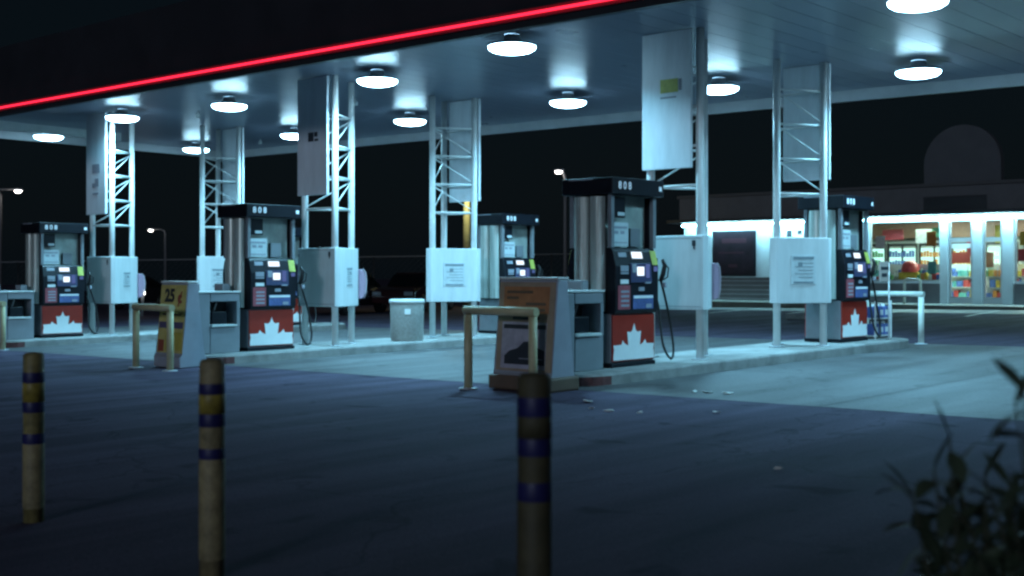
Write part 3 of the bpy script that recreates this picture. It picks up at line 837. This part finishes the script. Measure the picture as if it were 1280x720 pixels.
def door(x0, x1):
    f = MB(); t_ = .07
    f.box(x0, x0+t_, .05, .12, FL, 2.35); f.box(x1-t_, x1, .05, .12, FL, 2.35); f.box(x0+t_, x1-t_, .05, .12, 2.22, 2.35); f.box(x0+t_, x1-t_, .05, .12, FL, FL+.22)
    f.box(x0, x1, .05, .12, 2.93, 3.0); f.box(x0, x0+t_, .05, .12, 2.353, 2.93); f.box(x1-t_, x1, .05, .12, 2.353, 2.93)
    d = f.build('door', M_alum, st)
    MB().box(x0+t_, x1-t_, .08, .09, FL+.22, 2.22).box(x0+t_, x1-t_, .08, .09, 2.353, 2.93).build('pane', M_glass, d)
    MB().tube([(x1-.14, .02, 1.0), (x1-.14, -.02, 1.02), (x1-.14, -.02, 1.38), (x1-.14, .02, 1.40)], .014, 8).build('handle', M_rim, d)
    return d
d1 = door(10.79, 11.61); d2 = door(11.96, 12.61)
MB().box(10.88, 11.52, .071, .078, 1.50, 1.86).build('red_sticker', mat('door_sign_red', (.55, .07, .04), .5), d1)
MB().box(10.87, 11.53, .071, .078, 2.0, 2.16).build('white_sticker', M_leaf, d1)
MB().box(12.05, 12.30, .071, .078, 1.35, 1.85).build('poster', mat('door_poster', (.35, .12, .05), .5, var=.6, scale=4), d2)
MB().box(10.79, 12.61, .0, .05, 0, FL-.005).build('threshold', M_bulk, st)
# window case on the pale wall
cs = MB().box(1.35, 3.30, -.06, -.003, 1.02, 2.80, .01).build('display_case', M_black, st)
pp = MB().box(1.45, 3.20, -.068, -.061, 1.12, 2.70).build('poster', M_darkred, cs)
MB().box(1.8, 2.9, -.073, -.069, 2.32, 2.50).box(1.65, 2.8, -.073, -.069, 1.92, 1.98).box(2.1, 2.5, -.073, -.069, 1.38, 1.5).build('lettering', mat('poster_dim_print', (.040, .012, .020), .6, spec=.2), pp)
ws = MB().box(4.55, 5.45, -.05, -.003, 2.40, 2.92, .008).build('white_sign', M_leaf, st)
MB().box(4.63, 4.85, -.055, -.051, 2.52, 2.76).box(5.08, 5.27, -.055, -.051, 2.60, 2.76).box(4.66, 4.80, -.055, -.051, 2.44, 2.49).build('lettering', M_ink, ws)
MB().box(5.5, 6.1, -.05, -.003, 2.35, 3.0, .008).build('blue_sign', mat('blue_sign', (.04, .08, .20), .5), st)
# interior
MB().box(3.92, LEN-.22, .27, 8.9, .0, FL-.01).build('floor', M_floor, st)
MB().box(3.92, LEN-.22, .27, 8.9, 3.3, 3.36).build('ceiling', M_shopwall, st)
MB().box(3.92, LEN-.22, 7.2, 7.3, FL, 3.29).build('back_wall', M_shopwall, st)
MB().box(3.8, 3.9, .23, 8.9, FL, 3.29).build('partition', M_shopwall, st)
MB().box(4.0, 12.5, 5.0, 5.2, 2.52, 3.1).build('menu_board', M_brown, st)

SM = Matrix.Translation((sx, sy, SB)) @ Matrix.Rotation(SROT, 4, 'Z')
def sloc(x, y, z): return tuple(SM @ Vector((x, y, z)))
def strip_lamp(x0, x1, label):
    t = thing('strip_light', label, 'strip light', sloc((x0+x1)/2, -.30, 3.05), SROT, 'fluorescent strips under the store eave')
    L = (x1-x0)/2
    MB().box(-L, L, -.09, .09, .02, .065, .006).build('housing', M_white, t)
    MB().tube([(-L+.02, 0, -.015), (L-.02, 0, -.015)], .032, 10).build('tube', M_tube, t)
    area('strip_light_beam', sloc((x0+x1)/2, -.30, 2.98), 26*L, 2*L-.1, (.36, .84, 1.0), (0, 0, SROT), .1)
strip_lamp(.1, 5.9, 'long fluorescent strip over the pale wall with the dark red poster case')
strip_lamp(7.8, 14.4, 'long fluorescent strip along the top of the store windows and door')
strip_lamp(14.6, 20.5, 'fluorescent strip at the store eave, right edge of the view')
for k, (x, y) in enumerate(((6.6, 3.2), (8.8, 2.0), (11.3, 2.0), (13.8, 2.0), (8.8, 4.4), (11.3, 4.4), (13.8, 4.4), (16.5, 2.4))):
    o = MB().box(-.55, .55, -.12, .12, -.02, 0).build('ceiling_panel_light', M_ceilp)
    o.location = sloc(x, y, 3.295); o.rotation_euler = (0, 0, SROT)
    tag(o, 'warm lit ceiling panel inside the store, seen through the windows', 'ceiling light', 'ceiling panels inside the store')
area('store_room_light', sloc(9.4, 2.6, 3.2), 400, 2.2, (.62, 1.0, .84), (0, 0, SROT), 1.6)
area('store_room_light', sloc(13.0, 2.6, 3.2), 400, 2.2, (.74, 1.0, .82), (0, 0, SROT), 1.6)
# coolers along the back, gondolas with goods, counter
def cooler(x, label):
    t = thing('drinks_cooler', label, 'cooler', sloc(x, 5.3, FL), SROT, 'lit drinks coolers along the back of the store')
    MB().box(-.62, .62, .1, .6, 0, 2.3, .01).build('cabinet', M_shelf, t)
    MB().box(-.55, .55, .08, .098, .25, 2.0).build('lit_interior', M_cool, t)
    f = MB(); f.box(-.6, -.55, .03, .09, .15, 2.1); f.box(.55, .6, .03, .09, .15, 2.1); f.box(-.03, .03, .03, .09, .15, 2.1); f.box(-.6, .6, .03, .09, 2.1, 2.2); f.build('door_frame', M_dark, t)
    g = MB()
    for r in range(5):
        for c in range(9):
            if random.random() < .85: g.box(-.52+c*.117, -.44+c*.117, .0, .05, .3+r*.34, .3+r*.34+random.uniform(.16, .26))
    o = g.build('bottles', random.choice(M_goods[2:]), t)
for k, x in enumerate((5.4, 6.7, 8.0, 9.3, 10.6)):
    cooler(x, 'lit drinks cooler at the back of the store, %s' % ('nearest the window corner', 'behind the red and yellow display', 'behind the door', 'behind the second door', 'behind the far right window')[k])
def gondola(x, y, label):
    t = thing('shop_shelf', label, 'shelf', sloc(x, y, FL), SROT, 'shelves of goods inside the store')
    f = MB(); f.box(-.8, .8, .18, .22, 0, 1.35)
    for z in (.12, .5, .88): f.box(-.8, .8, -.12, .18, z, z+.03)
    f.build('frame', M_shelf, t)
    for z in (.15, .53, .91):
        xx = -.78
        while xx < .7:
            wd = random.uniform(.12, .3); hh = random.uniform(.15, .30)
            MB().box(xx, xx+wd-.02, -.1, .15, z+.002, z+hh, .004).build('goods', random.choice(M_goods), t); xx += wd
    return t
gondola(8.7, 1.1, 'low shelf of mixed goods just inside the store window')
gondola(8.2, 2.9, 'second shelf of goods behind the window shelf in the store')
gondola(10.2, 2.6, 'shelf of goods straight behind the store door')
gondola(13.7, 1.0, 'shelf of goods inside the right hand store window')
gondola(10.4, 4.1, 'shelf of goods deep inside the store behind the second door')
def hung(x, z, w, h, m, label):
    o = MB().box(-w/2, w/2, -.006, .006, -h/2, h/2).build('window_poster', m); o.location = sloc(x, .17, z); o.rotation_euler = (0, 0, SROT); tag(o, label, 'poster')
hung(8.25, 2.25, .34, .46, M_goods[4], 'small white poster inside the store window beside the rightmost pump')
hung(10.15, 1.35, .30, .42, M_goods[6], 'teal poster low in the corner of the store window next to the door')
hung(10.12, 2.35, .34, .50, M_goods[5], 'orange poster high in the corner of the store window next to the door')
hung(13.35, 1.75, .55, .40, M_goods[0], 'red and white poster in the store window at the right edge of the view')
hung(13.40, 2.3, .55, .45, M_goods[1], 'yellow green poster high in the store window at the right edge of the view')
for k in range(16):
    m = M_goods[(k*3) % 7]; hh = random.uniform(.10, .30); ww = random.uniform(.08, .2)
    x = 8.05 + k*.15
    if 8.62 < x < 9.5: continue
    o = MB().box(-ww/2, ww/2, -.1, .1, 0, hh, .008).build('window_goods', m); o.location = sloc(x, .42, .93); o.rotation_euler = (0, 0, SROT+random.uniform(-.3, .3))
    tag(o, 'small colourful pack on the ledge inside the store window', 'goods', 'packs on the store window ledge')
o = MB().box(-1.25, 1.25, -.14, .14, -.04, 0, .005).build('window_ledge', M_shelf); o.location = sloc(9.2, .42, .928); o.rotation_euler = (0, 0, SROT); tag(o, 'pale ledge inside the store window carrying colourful packs', 'ledge')
gondola(9.6, .95, 'shelf of goods close behind the store window, right of the red domed display')
gondola(7.6, 1.9, 'shelf of goods left of the shelf just inside the store window')
gondola(12.2, 1.6, 'shelf of goods right behind the second store door')
def banner(x, y, z, w, h, m, label):
    o = MB().box(-w/2, w/2, -.01, .01, -h/2, h/2, .003).build('hanging_banner', m); o.location = sloc(x, y, z); o.rotation_euler = (0, 0, SROT); tag(o, label, 'banner')
banner(8.1, 1.5, 2.55, .8, .38, M_goods[0], 'red banner hanging inside the left part of the store window')
banner(9.0, 2.1, 2.5, .6, .5, M_goods[4], 'white banner hanging in the middle of the store window')
banner(9.9, 1.4, 2.6, .55, .35, M_goods[2], 'green banner hanging inside the right part of the store window')
banner(11.0, 1.8, 2.05, .6, .45, M_goods[0], 'red banner hanging behind the store door')
banner(12.1, 1.4, 2.5, .5, .6, M_goods[1], 'yellow banner hanging behind the second store door')
t = thing('promotional_display', 'red domed and yellow promotional display inside the store window', 'display', sloc(9.05, .85, FL), SROT)
MB().box(-.30, .30, -.15, .15, 0, .80, .01).build('stand', M_shelf, t)
MB().box(-.36, .36, -.18, .18, .803, 1.06, .02).build('tray', M_goods[1], t)
MB().lathe([(.30, 1.063), (.31, 1.2), (.25, 1.36), (.13, 1.46), (0, 1.48)], n=20).build('dome', M_goods[0], t)
t = thing('sales_counter', 'pale sales counter inside the store at the left of the window', 'counter', sloc(6.6, 3.3, FL), SROT)
MB().box(-.7, .7, 0, .6, 0, .95, .01).build('base', M_bulk, t); MB().box(-.75, .75, -.04, .64, .953, 1.0, .01).build('top', M_shelf, t)
# sidewalk in front of the store with its kerb
w = MB(); w.box(-1.0, LEN+2, -2.2, -.003, -.25, .115, .015)
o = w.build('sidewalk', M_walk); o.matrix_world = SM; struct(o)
mbp = MB()
for k in range(6):
    x0 = 5.0 + k*2.8
    p = [SM @ Vector((x0, -2.5, 0)), SM @ Vector((x0+.12, -2.5, 0)), SM @ Vector((x0+1.0, -7.3, 0)), SM @ Vector((x0+.88, -7.3, 0))]
    mbp.quad(*[(q.x, q.y, gz(q.x)+.005) for q in p])
struct(mbp.build('parking_lines', M_paint))
mba = MB(); p = [SM @ Vector(q) for q in ((-.8, -2.19, 0), (LEN+2, -2.19, 0), (LEN+2, -5.6, 0), (-.8, -4.2, 0))]
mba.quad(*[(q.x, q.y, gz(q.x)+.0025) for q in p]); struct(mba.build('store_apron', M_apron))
# hoop in front of the store door and a parking stop
xw, yw, _ = sloc(10.05, -1.2, 0)
t = thing('door_guard', 'white bent pipe hoop on the sidewalk before the store window', 'guard rail', (xw, yw, SB+.117), SROT)
MB().tube([(-.28, 0, 0), (-.28, 0, .74), (-.25, 0, .80), (-.19, 0, .83), (.19, 0, .83), (.25, 0, .80), (.28, 0, .74), (.28, 0, 0)], .045, 12).build('hoop', M_guardw, t)
x, y = uv(19.6, 9.2)
o = MB().prism([(-.08, 0), (.08, 0), (.055, .11), (-.055, .11)], 'y', -.45, .45, .008).build('parking_stop', M_kerb)
x = (1002-640)/1531*33.5; y = 33.5
o.location = (x, y, gz(x)+.003); o.rotation_euler = (0, 0, ROT); tag(o, 'pale concrete parking stop seen under the right hand column cabinet', 'parking stop')

# washer fluid jugs and a small sign behind the right guard
x, y = uv(7.35, .35)
jt = thing('jug_rack', 'low wire rack of blue washer fluid jugs right of the rightmost pump', 'rack', (x, y, top_z(x)), ROT)
f = MB()
for z in (.04, .34):
    f.box(-.30, .30, -.30, .30, z, z+.02)
for a in (-.30, .30):
    for b in (-.30, .30): f.box(a-.012, a+.012, b-.012, b+.012, 0, .66)
f.build('frame', M_white, jt)
jug = None
for k, (a, b, z) in enumerate([(a, b, z) for z in (.06, .36) for a in (-.2, 0, .2) for b in (-.2, .2)]):
    c, s = math.cos(ROT), math.sin(ROT)
    loc = (x + a*c - b*s, y + a*s + b*c, top_z(x)+z+.001)
    if jug is None:
        jug = thing('washer_jug', 'blue washer fluid jug with white cap on the wire rack', 'jug', loc, ROT, 'blue washer fluid jugs on the rack')
        MB().box(-.085, .085, -.07, .07, 0, .20, .02).build('body', M_jug, jug)
        MB().lathe([(.03, .20), (.03, .235), (0, .237)], n=12).build('cap', M_cap, jug)
        MB().box(-.06, .06, -.0725, -.0705, .05, .14).build('label', M_cap, jug)
    else: dup(jug, loc, ROT, 'blue washer fluid jug with white cap on the wire rack')
x, y = uv(7.0, -.22)
pt = thing('post_sign', 'small pinkish card sign on a thin post right of the rightmost pump', 'sign', (x, y, top_z(x)), ROT)
MB().tube([(0, 0, 0), (0, 0, 1.32)], .014, 8).build('post', M_white, pt)
pc = MB().box(-.36, -.02, -.012, .012, 1.0, 1.34, .004).build('card', M_pinkcard, pt)
MB().box(-.33, -.05, -.015, -.0125, 1.20, 1.25).box(-.30, -.10, -.015, -.0125, 1.08, 1.14).build('lettering', M_ink, pc)

# ------------------------------------------------------------------ dark lot beyond
def make_car(loc, rz, label, paint):
    t = thing('parked_car', label, 'car', loc, rz, 'dark cars parked beyond the forecourt')
    low = [(-2.15, .32), (-2.2, .55), (-2.12, .82), (-1.5, .93), (-.5, .96), (1.0, .98), (1.9, .92), (2.18, .80), (2.2, .45), (2.1, .30)]
    MB().prism(low, 'y', -.86, .86, .06).build('body', paint, t)
    cab = [(-1.15, .94), (-.45, 1.40), (.85, 1.42), (1.75, .95)]
    mbc = MB().prism(cab, 'y', -.72, .72, .05); mbc.build('cabin_glass', M_carglass, t)
    MB().prism([(-.42, 1.395), (.82, 1.415), (.75, 1.46), (-.35, 1.44)], 'y', -.66, .66, .015).build('roof', paint, t)
    for x in (-1.35, 1.35):
        for s in (-1, 1):
            w_ = MB().lathe([(0, -.1), (.28, -.1), (.32, -.07), (.32, .07), (.28, .1), (0, .1)], n=22).xform(Matrix.Translation((x, s*.80, .32)) @ Matrix.Rotation(R(90), 4, 'X')).build('wheel', M_rubber, t)
            MB().lathe([(0, -.105), (.19, -.103), (.2, .103), (0, .105)], n=18).xform(Matrix.Translation((x, s*.80, .32)) @ Matrix.Rotation(R(90), 4, 'X')).build('rim', M_rim, w_)
    for x in (-2.19, 2.19):
        for s in (-1, 1): MB().box(x-.03, x+.03, s*.62-.16, s*.62+.16, .62, .76, .01).build('lamp', M_taill, t)
    return t
cars = [((-6.1, 44), 1.2, 'dark blue parked car between the middle columns beyond the forecourt', M_car),
        ((-3.6, 46), 1.25, 'maroon parked car just left of the far middle column, beyond the litter bin', M_car2),
        ((-17.6, 56), 1.1, 'dark parked car far away behind the yellow price board', M_car)]
for (x, y), rz, lab, m in cars: make_car((x, y, gz(x)+.003), rz, lab, m)
ft = thing('chain_link_fence', 'low dark chain link fence along the far side of the parking lot', 'fence', (0, 0, 0), 0)
fx0, fx1, fy = -34, 8, 62
f = MB()
for k in range(15):
    x = fx0 + (fx1-fx0)*k/14; MB().tube([(x, fy, gz(x)), (x, fy, gz(x)+2.3)], .035, 6).build('fence_post', M_fence, ft)
f = MB(); f.tube([(fx0, fy, gz(fx0)+2.3), (fx1, fy, gz(fx1)+2.3)], .03, 6); f.build('top_rail', M_poleg, ft)
f = MB()
x = fx0
while x < fx1-.1:
    f.tube([(x, fy, gz(x)+.1), (min(fx1, x+2.1), fy, gz(x)+2.25)], .006, 3, False); f.tube([(x+2.1, fy, gz(x)+.1), (x, fy, gz(x)+2.25)], .006, 3, False); x += .3
f.build('wire_mesh', M_fence, ft)

def street_lamp(px, py, Z, label, arm=1.2):
    x = (px-640)/1531*Z; z = 1.39 + (341-py)/1531*Z; g = gz(x)
    t = thing('street_lamp', label, 'street lamp', (x+arm, Z, g), 0, 'lit street lamps in the dark distance')
    h = z-g
    MB().tube([(0, 0, 0), (0, 0, h-.3), (-.1, 0, h-.05), (-.4, 0, h+.1), (-arm, 0, h+.12)], [.11, .08, .07, .05, .045], 10).build('pole', M_poleg, t)
    hd = MB().box(-arm-.38, -arm+.2, -.16, .16, h+.04, h+.16, .03).build('lamp_head', M_housing, t)
    MB().lathe([(0, h-.10), (.14, h-.08), (.20, h+.0), (.21, h+.038)], -arm-.12, 0, 14).build('lens', M_street, hd)
    l = bpy.data.lights.new('street_light', 'POINT'); l.energy = 12; l.color = (1, .93, .85); l.shadow_soft_size = .2
    o = bpy.data.objects.new('street_light', l); COL.objects.link(o); o.location = (x-.1, Z, g+h-.25)
street_lamp(25, 239, 75, 'lit street lamp low in the dark sky at the far left', -1.2)
street_lamp(701, 215, 70, 'lit street lamp above the left end of the largest pump', .25)
street_lamp(190, 288, 110, 'faint street lamp between the two left lattice columns', 1.2)
x = (178-640)/1531*44; t = thing('path_light', 'tiny lit low path light far behind the leftmost lattice column', 'path light', (x, 44, gz(x)), 0)
MB().tube([(0, 0, 0), (0, 0, .80)], .05, 10).build('post', M_poleg, t); MB().lathe([(.075, .80), (.085, .84), (.085, .93), (.06, .96), (0, .965)], n=14).build('lens', M_street, t)
def utility(px, py, Z, label, power):
    x = (px-640)/1531*Z; z = 1.39 + (341-py)/1531*Z; g = gz(x); h = z-g
    t = thing('utility_pole', label, 'utility pole', (x, Z, g), 0, 'wooden poles lit by their own warm lamps')
    MB().tube([(0, 0, 0), (0, 0, h)], [.17, .12], 12).build('pole', M_pole, t)
    MB().tube([(0, 0, h-.5), (0, -.45, h-.35), (0, -.75, h-.35)], .03, 8).build('bracket', M_poleg, t)
    MB().lathe([(0, h-.50), (.12, h-.48), (.14, h-.38), (.05, h-.33)], 0, -.78, 12).build('lens', M_streetw, t)
    l = bpy.data.lights.new('pole_light', 'POINT'); l.energy = power; l.color = (.95, .9, .42); l.shadow_soft_size = .1
    o = bpy.data.objects.new('pole_light', l); COL.objects.link(o); o.location = (x, Z-.9, g+h-.75)
utility(583.5, 222, 50, 'warm lit wooden pole seen through the far middle lattice column', 170)

# ------------------------------------------------------------------ night sky, added front fill
wd = bpy.data.worlds.new('World'); scene.world = wd; wd.use_nodes = True
nt = wd.node_tree; bg = nt.nodes['Background']
sky = nt.nodes.new('ShaderNodeTexSky'); sky.sky_type = 'NISHITA'; sky.sun_disc = False
sky.sun_elevation = R(12); sky.sun_rotation = R(200); sky.air_density = 1.5; sky.ozone_density = 4
hs = nt.nodes.new('ShaderNodeMix'); hs.data_type = 'RGBA'; hs.blend_type = 'MIX'; hs.inputs['Factor'].default_value = .72
hs.inputs['B'].default_value = (1.3, 2.9, 4.6, 1)
nt.links.new(sky.outputs[0], hs.inputs['A']); nt.links.new(hs.outputs['Result'], bg.inputs['Color'])
bg.inputs['Strength'].default_value = .0016
sl = bpy.data.lights.new('front_fill', 'SUN'); sl.energy = .46; sl.angle = R(8); sl.color = (.66, .80, 1)  # added low fill from behind the camera, standing in for ambient light
so = bpy.data.objects.new('front_fill', sl); COL.objects.link(so); so.rotation_euler = (R(77), 0, R(-22))

# ------------------------------------------------------------------ camera
cam = bpy.data.cameras.new('camera'); co = bpy.data.objects.new('camera', cam); COL.objects.link(co)
co.location = (0, 0, 1.39); co.rotation_euler = (R(90), 0, 0)
cam.sensor_width = 36; cam.lens = 1531/1280*36
cam.shift_y = -(360-341)/1280
cam.clip_end = 1500; cam.clip_start = .05
cam.dof.use_dof = True; cam.dof.focus_distance = 19.0; cam.dof.aperture_fstop = 2.0
scene.camera = co

scene.view_settings.view_transform = 'Standard'; scene.view_settings.look = 'None'
scene.view_settings.exposure = 0; scene.view_settings.gamma = 1; scene.view_settings.use_curve_mapping = False
cy = scene.cycles
cy.use_denoising = True; cy.use_light_tree = True; cy.max_bounces = 7; cy.diffuse_bounces = 3; cy.glossy_bounces = 3; cy.transparent_max_bounces = 12
cy.sample_clamp_indirect = 4; cy.caustics_reflective = False; cy.caustics_refractive = False; cy.filter_width = 2.5
